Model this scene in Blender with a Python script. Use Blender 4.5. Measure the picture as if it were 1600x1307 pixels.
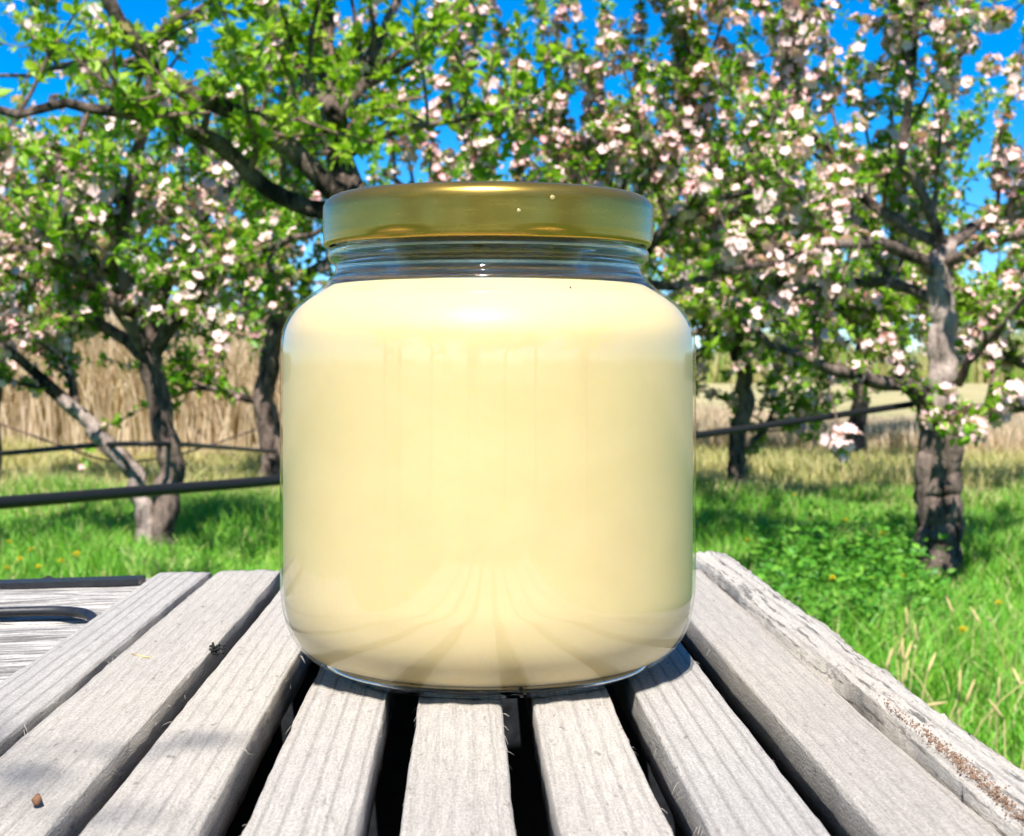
import bpy, math, random
import numpy as np
from mathutils import Vector, Matrix

# ------------------------------------------------------------------ camera, sky, sun, exposure
for o in list(bpy.data.objects):
    bpy.data.objects.remove(o)
S = bpy.context.scene
C = S.collection
CAMZ = 0.85            # eye height; table top lies 104 mm below the lens
F = 2450.0             # focal length in pixels of the 1600 px wide photograph
HOR = 565.0            # row of the horizon
TZ = CAMZ - 0.104      # top of the slats

cam_d = bpy.data.cameras.new('camera')
cam = bpy.data.objects.new('camera', cam_d); C.objects.link(cam)
cam.location = (0, 0, CAMZ); cam.rotation_euler = (math.radians(90), 0, 0)
cam_d.sensor_width = 36; cam_d.lens = F / 1600 * 36
cam_d.shift_y = -(653.5 - HOR) / 1600
cam_d.clip_start = 0.01; cam_d.clip_end = 3000
cam_d.dof.use_dof = True; cam_d.dof.focus_distance = 0.475
cam_d.dof.aperture_fstop = 42; cam_d.dof.aperture_blades = 0
S.camera = cam

EL = math.radians(56); AZ = math.radians(5)      # sun behind the camera, a little to the left
to_sun = Vector((-math.sin(AZ) * math.cos(EL), -math.cos(AZ) * math.cos(EL), math.sin(EL)))
W = bpy.data.worlds.new('World'); S.world = W; W.use_nodes = True
wn = W.node_tree; wn.nodes.clear()
sky = wn.nodes.new('ShaderNodeTexSky'); sky.sky_type = 'NISHITA'; sky.sun_disc = False
sky.sun_elevation = EL; sky.sun_rotation = math.radians(180) + AZ
sky.altitude = 3500; sky.air_density = 1.0; sky.dust_density = 0.0; sky.ozone_density = 6.0
hs = wn.nodes.new('ShaderNodeHueSaturation'); hs.inputs['Saturation'].default_value = 1.38
bg = wn.nodes.new('ShaderNodeBackground'); bg.inputs[1].default_value = 0.10
wo = wn.nodes.new('ShaderNodeOutputWorld')
wn.links.new(sky.outputs[0], hs.inputs['Color']); wn.links.new(hs.outputs[0], bg.inputs[0]); wn.links.new(bg.outputs[0], wo.inputs[0])
sl = bpy.data.lights.new('sun', 'SUN'); sl.energy = 5.0; sl.angle = math.radians(0.53); sl.color = (1, 0.955, 0.88)
sun = bpy.data.objects.new('sun', sl); C.objects.link(sun)
sun.rotation_euler = to_sun.to_track_quat('Z', 'Y').to_euler(); sun.location = to_sun * 20
S.view_settings.view_transform = 'Standard'; S.view_settings.look = 'None'
S.view_settings.exposure = 1.05; S.view_settings.gamma = 1; S.view_settings.use_curve_mapping = False
S.render.engine = 'CYCLES'
S.cycles.use_denoising = True
S.cycles.max_bounces = 10; S.cycles.transparent_max_bounces = 12; S.cycles.transmission_bounces = 8
S.cycles.use_adaptive_sampling = True; S.cycles.adaptive_threshold = 0.025; S.cycles.diffuse_bounces = 3; S.cycles.glossy_bounces = 4
S.cycles.sample_clamp_indirect = 6; S.cycles.blur_glossy = 0.6

def at(px, py, Y):     # a point of the place seen at that pixel, Y metres ahead
    return np.array([(px - 800) * Y / F, Y, CAMZ + (HOR - py) * Y / F])

# ------------------------------------------------------------------ helpers
class MB:
    def __init__(s): s.V = []; s.Q = []; s.T = []; s.n = 0
    def add(s, V, Q=None, T=None):
        V = np.asarray(V, float).reshape(-1, 3)
        if Q is not None and len(Q): s.Q.append(np.asarray(Q, int) + s.n)
        if T is not None and len(T): s.T.append(np.asarray(T, int) + s.n)
        s.V.append(V); s.n += len(V)
    def mesh(s, name, mat, smooth=True):
        me = bpy.data.meshes.new(name)
        V = np.concatenate(s.V) if s.V else np.zeros((0, 3))
        Q = np.concatenate(s.Q) if s.Q else np.zeros((0, 4), int)
        T = np.concatenate(s.T) if s.T else np.zeros((0, 3), int)
        me.vertices.add(len(V)); me.vertices.foreach_set('co', V.astype(np.float32).ravel())
        me.loops.add(len(Q) * 4 + len(T) * 3)
        me.loops.foreach_set('vertex_index', np.concatenate([Q.ravel(), T.ravel()]).astype(np.int32))
        npol = len(Q) + len(T)
        me.polygons.add(npol)
        st = np.concatenate([np.arange(len(Q)) * 4, len(Q) * 4 + np.arange(len(T)) * 3]).astype(np.int32)
        me.polygons.foreach_set('loop_start', st)
        me.polygons.foreach_set('use_smooth', np.full(npol, smooth))
        me.update(calc_edges=True)
        if mat: me.materials.append(mat)
        return me
    def build(s, name, mat, parent=None, smooth=True):
        return link(name, s.mesh(name, mat, smooth), parent)

def link(name, data, parent=None):
    o = bpy.data.objects.new(name, data); C.objects.link(o)
    if parent is not None: o.parent = parent
    return o
def tag(o, label=None, cat=None, group=None, kind=None):
    if label: o['label'] = label
    if cat: o['category'] = cat
    if group: o['group'] = group
    if kind: o['kind'] = kind
    return o
def empty(name, loc):
    o = link(name, None); o.location = loc; return o

def spline(P, n):      # Catmull-Rom through rows of P
    P = np.asarray(P, float)
    if len(P) < 3:
        t = np.linspace(0, 1, n)[:, None]; return P[0] * (1 - t) + P[-1] * t
    E = np.vstack([2 * P[0] - P[1], P, 2 * P[-1] - P[-2]])
    d = np.r_[0, np.cumsum(np.linalg.norm(np.diff(P[:, :3], axis=0), axis=1))]
    ts = np.interp(np.linspace(0, d[-1], n), d, np.arange(len(P)))
    i = np.minimum(ts.astype(int), len(P) - 2); u = (ts - i)[:, None]
    a, b, c, e = E[i], E[i + 1], E[i + 2], E[i + 3]
    return 0.5 * (2 * b + (c - a) * u + (2 * a - 5 * b + 4 * c - e) * u ** 2 + (3 * b - a - 3 * c + e) * u ** 3)

def tube(mb, P, R, k=8, rough=0.0, rng=None, cap=True):
    P = np.asarray(P, float); n = len(P); R = np.broadcast_to(R, (n,)).astype(float)
    T = np.gradient(P, axis=0); T /= np.linalg.norm(T, axis=1)[:, None] + 1e-12
    up = np.array([0, 0, 1.]) if abs(T[0][2]) < 0.9 else np.array([0, 1., 0])
    A = np.cross(T[0], up); A /= np.linalg.norm(A)
    ang = np.arange(k) * 2 * math.pi / k
    V = np.zeros((n, k, 3))
    lump = None
    if rough and rng is not None:
        lump = 1 + rough * np.cumsum(rng.normal(0, 0.35, (n, k)), axis=0)
        lump = np.clip(lump, 1 - 2 * rough, 1 + 2 * rough) + rough * rng.normal(0, 0.5, (n, k))
    for i in range(n):
        A = A - T[i] * np.dot(A, T[i]); A /= np.linalg.norm(A) + 1e-12
        B = np.cross(T[i], A)
        r = R[i] * (lump[i] if lump is not None else 1)
        V[i] = P[i] + (np.cos(ang) * r)[:, None] * A + (np.sin(ang) * r)[:, None] * B
    i = np.arange(n - 1)[:, None] * k; j = np.arange(k)[None]; j2 = (j + 1) % k
    Q = np.stack([i + j, i + j2, i + k + j2, i + k + j], -1).reshape(-1, 4)
    V = V.reshape(-1, 3); Tt = []
    if cap:
        V = np.vstack([V, P[0], P[-1]]); c0, c1 = n * k, n * k + 1
        jj = np.arange(k); j2 = (jj + 1) % k
        Tt = np.vstack([np.stack([np.full(k, c0), j2, jj], -1), np.stack([np.full(k, c1), (n - 1) * k + jj, (n - 1) * k + j2], -1)])
    mb.add(V, Q, Tt)

def lathe(mb, prof, seg=128, fn=None, closed=False):
    prof = np.asarray(prof, float); n = len(prof)
    th = np.arange(seg) * 2 * math.pi / seg
    r = np.repeat(prof[:, 0:1], seg, 1); z = np.repeat(prof[:, 1:2], seg, 1)
    if fn: r, z = fn(r, z, th[None, :])
    V = np.stack([r * np.sin(th), -r * np.cos(th), z], -1).reshape(-1, 3)   # theta 0 faces the camera
    m = n if closed else n - 1
    i = np.arange(m)[:, None]; i2 = (i + 1) % n; j = np.arange(seg)[None]; j2 = (j + 1) % seg
    Q = np.stack([i * seg + j, i * seg + j2, i2 * seg + j2, i2 * seg + j], -1).reshape(-1, 4)
    mb.add(V, Q)

# ------------------------------------------------------------------ materials
class NT:
    def __init__(s, name):
        s.m = bpy.data.materials.new(name); s.m.use_nodes = True; s.t = s.m.node_tree; s.t.nodes.clear()
        s.out = s.n('ShaderNodeOutputMaterial')
    def n(s, typ, **kw):
        x = s.t.nodes.new(typ)
        for k, v in kw.items():
            if k in ('operation', 'blend_type', 'data_type', 'noise_dimensions', 'wave_type', 'bands_direction', 'feature', 'distance', 'wave_profile', 'vector_type'): setattr(x, k, v)
            else: s.set(x.inputs[k.replace('_', ' ')], v)
        return x
    def set(s, sock, v):
        if hasattr(v, 'is_output'): s.t.links.new(v, sock)
        else: sock.default_value = (*v, 1) if isinstance(v, tuple) and len(v) == 3 and sock.type == 'RGBA' else v
    def ramp(s, fac, stops):
        x = s.t.nodes.new('ShaderNodeValToRGB'); s.set(x.inputs[0], fac)
        e = x.color_ramp.elements
        while len(e) < len(stops): e.new(0.5)
        for q, (p, c) in zip(e, stops):
            q.position = p; q.color = (*c, 1) if isinstance(c, tuple) else (c, c, c, 1)
        return x.outputs[0]
    def mix(s, f, a, b, typ='MIX'):
        x = s.t.nodes.new('ShaderNodeMixRGB'); x.blend_type = typ
        s.set(x.inputs[0], f); s.set(x.inputs[1], a); s.set(x.inputs[2], b); return x.outputs[0]
    def math(s, op, a, b=0.0):
        x = s.t.nodes.new('ShaderNodeMath'); x.operation = op
        s.set(x.inputs[0], a); s.set(x.inputs[1], b); return x.outputs[0]
    def noise(s, vec, scale, detail=4, rough=0.55):
        x = s.n('ShaderNodeTexNoise', Scale=scale, Detail=detail, Roughness=rough)
        if vec is not None: s.set(x.inputs['Vector'], vec)
        return x.outputs[0]
    def mapping(s, vec, scale=(1, 1, 1), loc=(0, 0, 0)):
        x = s.t.nodes.new('ShaderNodeMapping'); s.set(x.inputs[0], vec); x.inputs['Scale'].default_value = scale; s.set(x.inputs['Location'], loc); return x.outputs[0]
    def bump(s, h, strength, dist, prev=None):
        x = s.t.nodes.new('ShaderNodeBump'); x.inputs['Strength'].default_value = strength; x.inputs['Distance'].default_value = dist
        s.set(x.inputs['Height'], h)
        if prev is not None: s.set(x.inputs['Normal'], prev)
        return x.outputs[0]
    def obj(s): return s.t.nodes.new('ShaderNodeTexCoord').outputs['Object']
    def pos(s): return s.t.nodes.new('ShaderNodeNewGeometry').outputs['Position']
    def island(s): return s.t.nodes.new('ShaderNodeNewGeometry').outputs['Random Per Island']
    def orand(s): return s.t.nodes.new('ShaderNodeObjectInfo').outputs['Random']
    def done(s, sh): s.t.links.new(sh, s.out.inputs[0]); return s.m
    def pbr(s, **kw):
        x = s.t.nodes.new('ShaderNodeBsdfPrincipled')
        for k, v in kw.items(): s.set(x.inputs[k.replace('_', ' ')], v)
        return x.outputs[0]

def m_wood(name, base, dark, ring=78.0, rough_k=1.0, crack=0.0, ct=0.40):
    t = NT(name); v = t.obj()
    off = t.n('ShaderNodeCombineXYZ', X=t.math('MULTIPLY', t.orand(), 3.0), Y=t.math('MULTIPLY', t.orand(), 7.0), Z=t.orand()).outputs[0]
    v2 = t.n('ShaderNodeVectorMath', operation='ADD'); t.set(v2.inputs[0], v); t.set(v2.inputs[1], off); v2 = v2.outputs[0]
    fib = t.noise(t.mapping(v2, (1300, 70, 1300)), 1.0, 5, 0.65)
    fine = t.noise(t.mapping(v2, (2200, 500, 2200)), 1.0, 3, 0.6)
    blot = t.noise(t.mapping(v2, (40, 9, 40)), 1.0, 4)
    wv = t.n('ShaderNodeTexWave', wave_type='BANDS', bands_direction='X', Scale=ring, Distortion=5.0, Detail=2.0)
    wv.inputs['Detail Scale'].default_value = 0.35
    t.set(wv.inputs['Vector'], t.mapping(v2, (1, 0.06, 0.25)))
    rsel = t.ramp(t.orand(), [(0.3, 0.25), (0.7, 1.0)])
    rings = t.ramp(wv.outputs['Fac'], [(0.0, 0.0), (0.10, 0.7), (0.3, 1.0)])
    col = t.mix(t.ramp(fib, [(0.3, 0.0), (0.62, 1.0)]), dark, base)
    col = t.mix(t.math('MULTIPLY', t.math('MULTIPLY', t.math('SUBTRACT', 1.0, rings), 0.6), rsel), col, tuple(c * 0.55 for c in dark))
    col = t.mix(t.ramp(blot, [(0.35, 0.35), (0.7, 0.0)]), col, (dark[0] * 0.9, dark[1] * 0.9, dark[2] * 0.95))
    spk = t.noise(t.mapping(v2, (420, 130, 420)), 1.0, 2, 0.5)
    col = t.mix(t.ramp(spk, [(0.66, 0.0), (0.74, 0.55)]), col, (0.10, 0.085, 0.07))
    if crack:
        ck = t.noise(t.mapping(v2, (420, 22, 420)), 1.0, 6, 0.7)
        ckr = t.ramp(ck, [(ct - 0.05, 1.0), (ct + 0.05, 0.0)])
        col = t.mix(t.math('MULTIPLY', ckr, crack), col, (0.05, 0.045, 0.04))
    gr = t.noise(t.mapping(v2, (1500, 700, 1500)), 1.0, 4, 0.7)
    col = t.mix(t.ramp(gr, [(0.36, 0.45), (0.56, 0.0)]), col, tuple(c * 0.6 for c in dark))
    col = t.mix(t.ramp(gr, [(0.52, 0.0), (0.72, 0.35)]), col, tuple(min(0.8, c * 1.25) for c in base))
    col = t.mix(1.0, col, t.ramp(t.orand(), [(0.0, (0.86, 0.85, 0.84)), (0.5, (1.0, 0.985, 0.96)), (1.0, (0.90, 0.91, 0.93))]), 'MULTIPLY')
    h = t.math('ADD', t.math('MULTIPLY', fib, 0.8), t.math('MULTIPLY', gr, 1.6))
    h = t.math('ADD', h, t.math('MULTIPLY', rings, 0.7))
    if crack: h = t.math('SUBTRACT', h, t.math('MULTIPLY', ckr, 2.2))
    b = t.bump(h, 0.75 * rough_k, 0.0006)
    return t.done(t.pbr(Base_Color=col, Roughness=0.85, Normal=b, Specular_IOR_Level=0.25))

WOOD = m_wood('weathered_wood', (0.575, 0.535, 0.485), (0.38, 0.35, 0.315), ring=62, rough_k=1.25)
WOOD_EDGE = m_wood('waney_wood', (0.60, 0.555, 0.49), (0.44, 0.395, 0.34), ring=40, rough_k=1.0, crack=0.8)
WOOD_ROUGH = m_wood('rough_sawn_wood', (0.66, 0.62, 0.58), (0.42, 0.40, 0.38), ring=30, rough_k=1.0, crack=0.8, ct=0.46)

def m_black():
    t = NT('black_painted_metal'); n = t.noise(t.obj(), 180, 5)
    col = t.ramp(n, [(0.3, (0.008, 0.009, 0.011)), (0.75, (0.022, 0.024, 0.030))])
    return t.done(t.pbr(Base_Color=col, Roughness=t.ramp(n, [(0.3, 0.32), (0.7, 0.5)]), Normal=t.bump(n, 0.25, 0.0005), Specular_IOR_Level=0.5))
BLACK = m_black()
def m_flat(name, col, rough=0.8, sp=0.3):
    t = NT(name); n = t.noise(t.obj(), 900, 3)
    return t.done(t.pbr(Base_Color=t.mix(t.ramp(n, [(0.3, 0.0), (0.7, 0.5)]), col, tuple(c * 0.5 for c in col)), Roughness=rough, Specular_IOR_Level=sp))
def m_lid():
    t = NT('gold_lacquered_metal'); v = t.obj()
    n = t.noise(t.mapping(v, (1, 1, 6)), 55, 3); s = t.noise(t.mapping(v, (1, 1, 1)), 1500, 2)
    scr = t.ramp(t.noise(v, 420, 4, 0.7), [(0.66, 0.0), (0.72, 0.5)])
    col = t.mix(t.ramp(n, [(0.3, 0.0), (0.7, 1.0)]), (0.38, 0.25, 0.045), (0.45, 0.30, 0.062))
    col = t.mix(scr, col, (0.7, 0.6, 0.35))
    return t.done(t.pbr(Base_Color=col, Metallic=0.85, Roughness=t.ramp(n, [(0.2, 0.22), (0.8, 0.30)]), Normal=t.bump(s, 0.05, 0.0002)))
def m_thin_glass(name='jar_glass_wall', f0=0.095):
    t = NT(name); g = t.t.nodes.new('ShaderNodeNewGeometry')
    dt = t.t.nodes.new('ShaderNodeVectorMath'); dt.operation = 'DOT_PRODUCT'; t.set(dt.inputs[0], g.outputs['Normal']); t.set(dt.inputs[1], g.outputs['Incoming'])
    fr = t.math('ADD', f0, t.math('MULTIPLY', 0.55, t.math('POWER', t.math('SUBTRACT', 1.0, t.math('ABSOLUTE', dt.outputs['Value'])), 5.0)))
    tr = t.n('ShaderNodeBsdfTransparent', Color=(0.975, 0.985, 0.965)); gl = t.n('ShaderNodeBsdfGlossy', Roughness=0.05)
    wob = t.bump(t.noise(t.obj(), 55, 2), 0.05, 0.001)
    t.set(gl.inputs['Normal'], wob)
    mx = t.n('ShaderNodeMixShader'); t.set(mx.inputs[0], t.math('MINIMUM', 1.0, t.math('MULTIPLY', fr, 1.0))); t.set(mx.inputs[1], tr.outputs[0]); t.set(mx.inputs[2], gl.outputs[0])
    return t.done(mx.outputs[0])
def m_glass(name='thick_clear_glass', clear=0.0):
    t = NT(name)
    sh = t.pbr(Base_Color=(0.98, 0.97, 0.94), Roughness=0.035, IOR=1.5, Transmission_Weight=1.0, Normal=t.bump(t.noise(t.obj(), 160, 3), 0.12, 0.0006))
    if clear:
        mx = t.n('ShaderNodeMixShader', Fac=clear); t.set(mx.inputs[1], sh); t.set(mx.inputs[2], t.n('ShaderNodeBsdfTransparent').outputs[0]); sh = mx.outputs[0]
    return t.done(sh)
def m_honey():
    t = NT('creamed_honey'); v = t.obj()
    n = t.noise(t.mapping(v, (1, 1, 1.6)), 34, 5, 0.65); f = t.noise(v, 900, 2)
    col = t.mix(t.ramp(n, [(0.3, 0.0), (0.75, 1.0)]), (0.67, 0.53, 0.285), (0.715, 0.575, 0.32))
    return t.done(t.pbr(Base_Color=col, Roughness=0.45, Specular_IOR_Level=0.3, Subsurface_Weight=0.7, Subsurface_Scale=0.010, Subsurface_Radius=(1.0, 0.7, 0.3), Normal=t.bump(f, 0.05, 0.0003)))
LID, THIN, GLASS, HONEY = m_lid(), m_thin_glass(), m_glass(), m_honey()

def m_leaf(name, stops, trans=0.45, rough=0.5):
    t = NT(name); col = t.ramp(t.island(), stops)
    col = t.mix(0.25, col, t.ramp(t.orand(), stops))
    p = t.pbr(Base_Color=col, Roughness=rough, Specular_IOR_Level=0.35)
    tr = t.n('ShaderNodeBsdfTranslucent'); t.set(tr.inputs[0], t.mix(1.0, col, (1.0, 1.0, 0.45), 'MULTIPLY'))
    mx = t.n('ShaderNodeMixShader', Fac=trans); t.set(mx.inputs[1], p); t.set(mx.inputs[2], tr.outputs[0])
    return t.done(mx.outputs[0])
LEAF = m_leaf('apple_leaf', [(0, (0.08, 0.25, 0.015)), (0.4, (0.17, 0.40, 0.02)), (0.75, (0.32, 0.55, 0.04)), (1, (0.50, 0.62, 0.09))], 0.5, 0.42)
LEAF_N = m_leaf('young_apple_leaf', [(0, (0.12, 0.30, 0.015)), (0.5, (0.28, 0.50, 0.03)), (1, (0.52, 0.64, 0.09))], 0.5, 0.42)
PETAL = m_leaf('apple_petal', [(0, (0.90, 0.44, 0.48)), (0.35, (0.92, 0.60, 0.61)), (0.8, (0.94, 0.76, 0.73)), (1, (0.85, 0.40, 0.44))], 0.25, 0.6)
GRASS = m_leaf('meadow_grass', [(0, (0.07, 0.28, 0.02)), (0.5, (0.14, 0.42, 0.035)), (0.80, (0.28, 0.52, 0.05)), (0.88, (0.48, 0.46, 0.17)), (1, (0.60, 0.50, 0.27))], 0.3)
DRYGRASS = m_leaf('dry_grass', [(0, (0.20, 0.36, 0.06)), (0.35, (0.50, 0.45, 0.18)), (1, (0.68, 0.56, 0.34))], 0.4)
WEED = m_leaf('weed_leaf', [(0, (0.04, 0.17, 0.015)), (0.6, (0.09, 0.30, 0.025)), (1, (0.24, 0.47, 0.05))], 0.3)
REED = m_leaf('dry_reed', [(0, (0.56, 0.44, 0.33)), (0.5, (0.74, 0.60, 0.46)), (1, (0.84, 0.72, 0.55))], 0.45, 0.7)
DANDY = m_flat('dandelion_yellow', (0.80, 0.66, 0.03))
def m_bark(name, light, dark):
    t = NT(name); v = t.pos()
    n = t.noise(t.mapping(v, (1, 1, 0.35)), 30, 6, 0.7); n2 = t.noise(t.mapping(v, (1, 1, 0.5)), 7, 4, 0.6); f = t.noise(v, 120, 4)
    k = t.math('ADD', t.math('MULTIPLY', n, 0.6), t.math('MULTIPLY', n2, 0.6))
    col = t.mix(t.ramp(k, [(0.50, 0.0), (0.70, 1.0)]), dark, light)
    h = t.math('ADD', n, t.math('MULTIPLY', f, 0.3))
    return t.done(t.pbr(Base_Color=col, Roughness=0.9, Normal=t.bump(h, 1.0, 0.03), Specular_IOR_Level=0.2))
BARK = m_bark('apple_bark', (0.30, 0.22, 0.18), (0.022, 0.017, 0.014))
BARK_SUNLIT = m_bark('sunlit_tone_bark', (0.58, 0.46, 0.40), (0.12, 0.09, 0.075))  # lighter copy of the bark; sunlight on two stems is put into the colour
TWIG = m_bark('apple_twig_bark', (0.36, 0.235, 0.18), (0.07, 0.048, 0.038))
HOSE = m_flat('black_hose', (0.012, 0.012, 0.013), 0.5)

# ------------------------------------------------------------------ ground
def m_ground():
    t = NT('meadow_soil'); v = t.pos()
    n = t.noise(v, 0.9, 5); n2 = t.noise(v, 14, 5)
    col = t.mix(t.ramp(n2, [(0.3, 0.0), (0.7, 1.0)]), (0.035, 0.075, 0.02), (0.10, 0.21, 0.04))
    y = t.n('ShaderNodeSeparateXYZ'); t.set(y.inputs[0], v)
    far = t.ramp(t.math('DIVIDE', t.math('ADD', y.outputs[1], t.math('MULTIPLY', n, 4.0)), 40.0), [(0.27, 0.0), (0.36, 1.0)])
    col = t.mix(t.math('MULTIPLY', far, t.ramp(n, [(0.3, 0.5), (0.6, 1.0)])), col, (0.42, 0.35, 0.19))
    return t.done(t.pbr(Base_Color=col, Roughness=0.95, Normal=t.bump(n2, 0.8, 0.05), Specular_IOR_Level=0.1))
mb = MB()
gx = np.r_[-600, -200, -60, np.linspace(-20, 20, 41), 60, 200, 600]; gy = np.r_[-400, -100, -30, np.linspace(-8, 32, 41), 70, 200, 900]
GX, GY = np.meshgrid(gx, gy)
def gz(x, y): 
    k = np.clip((np.hypot(x, y) - 1.5) / 2, 0, 1)
    return k * (0.035 * np.sin(x * 1.7 + 1) * np.cos(y * 1.3) + 0.02 * np.sin(x * 4.1 + y * 3.3))
GZ = np.where((abs(GX) <= 20) & (abs(GY - 12) <= 20), gz(GX, GY), 0)
nx = len(gx); ii = np.arange(len(gy) - 1)[:, None] * nx; jj = np.arange(nx - 1)[None]
mb.add(np.stack([GX, GY, GZ], -1), np.stack([ii + jj, ii + jj + 1, ii + nx + jj + 1, ii + nx + jj], -1).reshape(-1, 4))
tag(mb.build('ground', m_ground()), 'grassy orchard ground under the trees', None, None, 'structure')

def blades(name, X, Y, H, Wd, lean, mat, seed, seg=2):
    r = np.random.default_rng(seed); n = len(X)
    a = r.uniform(0, 2 * math.pi, n); b = r.uniform(0, 2 * math.pi, n)
    Z = gz(X, Y) - 0.01
    L = lean * H * r.uniform(0.2, 1.0, n)
    dx, dy = np.cos(a), np.sin(a); wx, wy = np.cos(b) * Wd / 2, np.sin(b) * Wd / 2
    p0 = np.stack([X, Y, Z], -1)
    p1 = p0 + np.stack([dx * L * 0.3, dy * L * 0.3, H * 0.6], -1)
    p2 = p0 + np.stack([dx * L, dy * L, H * np.sqrt(np.maximum(0.1, 1 - (L / H) ** 2 * 0.5))], -1)
    w = np.stack([wx, wy, 0 * wx], -1)
    V = np.stack([p0 - w, p0 + w, p1 + w * 0.8, p1 - w * 0.8, p2], 1).reshape(-1, 3)
    i = np.arange(n)[:, None] * 5
    mb = MB(); mb.add(V, i + np.array([0, 1, 2, 3]), i + np.array([3, 2, 4]))
    return mb.build(name, mat)

rg = np.random.default_rng(11)
def fan(n, y0, y1, k=0.40, pad=0.35, pw=1.0):   # points in front of the camera, a little wider than the view
    Y = np.sqrt(rg.uniform(0, 1, n) ** pw * (y1 ** 2 - y0 ** 2) + y0 ** 2); X = rg.uniform(-1, 1, n) * (k * Y + pad); return X, Y
def patch(X, Y): return np.sin(X * 1.9 + 0.7 * np.sin(Y * 1.1)) * np.cos(Y * 1.4 + X * 0.6) + 0.5 * np.sin(X * 5.1 + Y * 3.7)
X, Y = fan(210000, 2.6, 9.5); P = patch(X, Y)
H = (0.11 + 0.05 * P) * rg.uniform(0.5, 1.35, len(X)); H = np.maximum(H, 0.03)
tag(blades('grass', X, Y, H, 0.0055 * rg.uniform(0.6, 1.4, len(X)), 0.8, GRASS, 1), 'bright green meadow grass below the trees', 'grass', None, 'stuff')
X, Y = fan(70000, 8.5, 15); P = patch(X, Y) + 0.12 * (Y - 11)
H = np.maximum((0.13 + 0.05 * P) * rg.uniform(0.5, 1.4, len(X)), 0.03)
tag(blades('dry_grass', X, Y, H, 0.009 * rg.uniform(0.6, 1.4, len(X)), 0.8, DRYGRASS, 2), 'pale straw coloured grass before the reeds', 'grass', None, 'stuff')
X, Y = fan(90000, 13.2, 17.5, 0.42, 1.0)
edge = 13.6 + 0.5 * np.sin(X * 0.8) + np.where(X > 0.8, -0.3, 0); ok = Y > edge; X, Y = X[ok], Y[ok]
H = np.where(X > 0.8, 0.32, 1.2) * rg.uniform(0.6, 1.25, len(X)) * (1 + 0.15 * np.sin(X * 1.3))
tag(blades('reeds', X, Y, H, 0.016 * rg.uniform(0.5, 1.4, len(X)), 0.55, REED, 3), 'tall stand of dry beige reeds behind the orchard', 'reeds', None, 'stuff')
# a far hedge line closing the view beyond the reeds
X = rg.uniform(-60, 60, 30000); Y = rg.uniform(60, 68, 30000)
tag(blades('far_scrub', X, Y, rg.uniform(0.6, 2.0, len(X)) * (1 + 0.3 * np.sin(X * 0.7)), 0.16 * np.ones(len(X)), 0.4, DRYGRASS, 4), 'far line of scrub beyond the reeds', 'scrub', None, 'stuff')

# ------------------------------------------------------------------ leaf and flower templates
LEAFV = np.array([[0, 0, 0], [-0.25, 0.47, 0.08], [0, 0.5, 0.0], [0.25, 0.47, 0.08], [0, 1, -0.10]])
LEAFT = np.array([[0, 2, 1], [0, 3, 2], [1, 2, 4], [2, 3, 4]])
def frames(D, r):           # rows: (side, dir, normal) for unit directions D
    U = r.normal(0, 1, D.shape) * 0.5 + np.array([0, 0, 1.0]); Sx = np.cross(D, U); Sx /= np.linalg.norm(Sx, axis=1)[:, None] + 1e-9
    N = np.cross(Sx, D); return Sx, D, N
def leaves_into(mb, P, D, L, r):
    Sx, D, N = frames(D, r)
    V = P[:, None] + L[:, None, None] * (LEAFV[None, :, 0:1] * Sx[:, None] + LEAFV[None, :, 1:2] * D[:, None] + LEAFV[None, :, 2:3] * N[:, None])
    i = np.arange(len(P))[:, None, None] * len(LEAFV)
    mb.add(V, None, (i + LEAFT[None]).reshape(-1, 3))
def cluster_template(seed):      # flowers on short stalks that leave one spur
    r = np.random.default_rng(seed); V = [np.zeros(3)]; T = []
    for f in range(r.integers(4, 7)):
        ax = r.normal(0, 0.75, 3) + np.array([0, 0, 0.8]); ax /= np.linalg.norm(ax)
        bud = f == 3
        c = ax * r.uniform(0.022, 0.034); s = r.uniform(0.017, 0.022) * (0.55 if bud else 1)
        a = np.cross(ax, [0.3, 0.9, 0.2]); a /= np.linalg.norm(a); b = np.cross(ax, a)
        cup = r.uniform(0.25, 0.55) * (1.6 if bud else 1); t0 = r.uniform(0, 6)
        ci = len(V); V += [c, c + a * 0.0015]; T += [[0, ci, ci + 1]]
        for k in range(5):
            t = t0 + k * 1.2566; n = len(V)
            d = math.cos(t) * a + math.sin(t) * b; e = -math.sin(t) * a + math.cos(t) * b
            V += [c + s * (0.6 * d + 0.50 * e + cup * 0.5 * ax), c + s * (1.08 * d + cup * ax), c + s * (0.6 * d - 0.50 * e + cup * 0.5 * ax)]
            T += [[ci, n, n + 1], [ci, n + 1, n + 2]]
    return np.array(V), np.array(T)
CLUST = [cluster_template(100 + k) for k in range(6)]
def clusters_into(mb, P, D, Sc, r):
    which = r.integers(0, len(CLUST), len(P))
    for k, (cv, ct) in enumerate(CLUST):
        q = which == k
        if not q.any(): continue
        Sx, Dd, N = frames(D[q], r)     # template z runs along D
        V = P[q][:, None] + Sc[q][:, None, None] * (cv[None, :, 0:1] * Sx[:, None] + cv[None, :, 1:2] * N[:, None] + cv[None, :, 2:3] * Dd[:, None])
        i = np.arange(q.sum())[:, None, None] * len(cv)
        mb.add(V, None, (i + ct[None]).reshape(-1, 3))
def tmesh(name, V, T, mat):
    mb = MB(); mb.add(V, None, T); return mb.mesh(name, mat)
LEAF_ME = tmesh('leaf', LEAFV, LEAFT, LEAF); LEAFN_ME = tmesh('leaf', LEAFV, LEAFT, LEAF_N)
CLUST_ME = [tmesh('blossom_cluster', v, t, PETAL) for v, t in CLUST]

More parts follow.
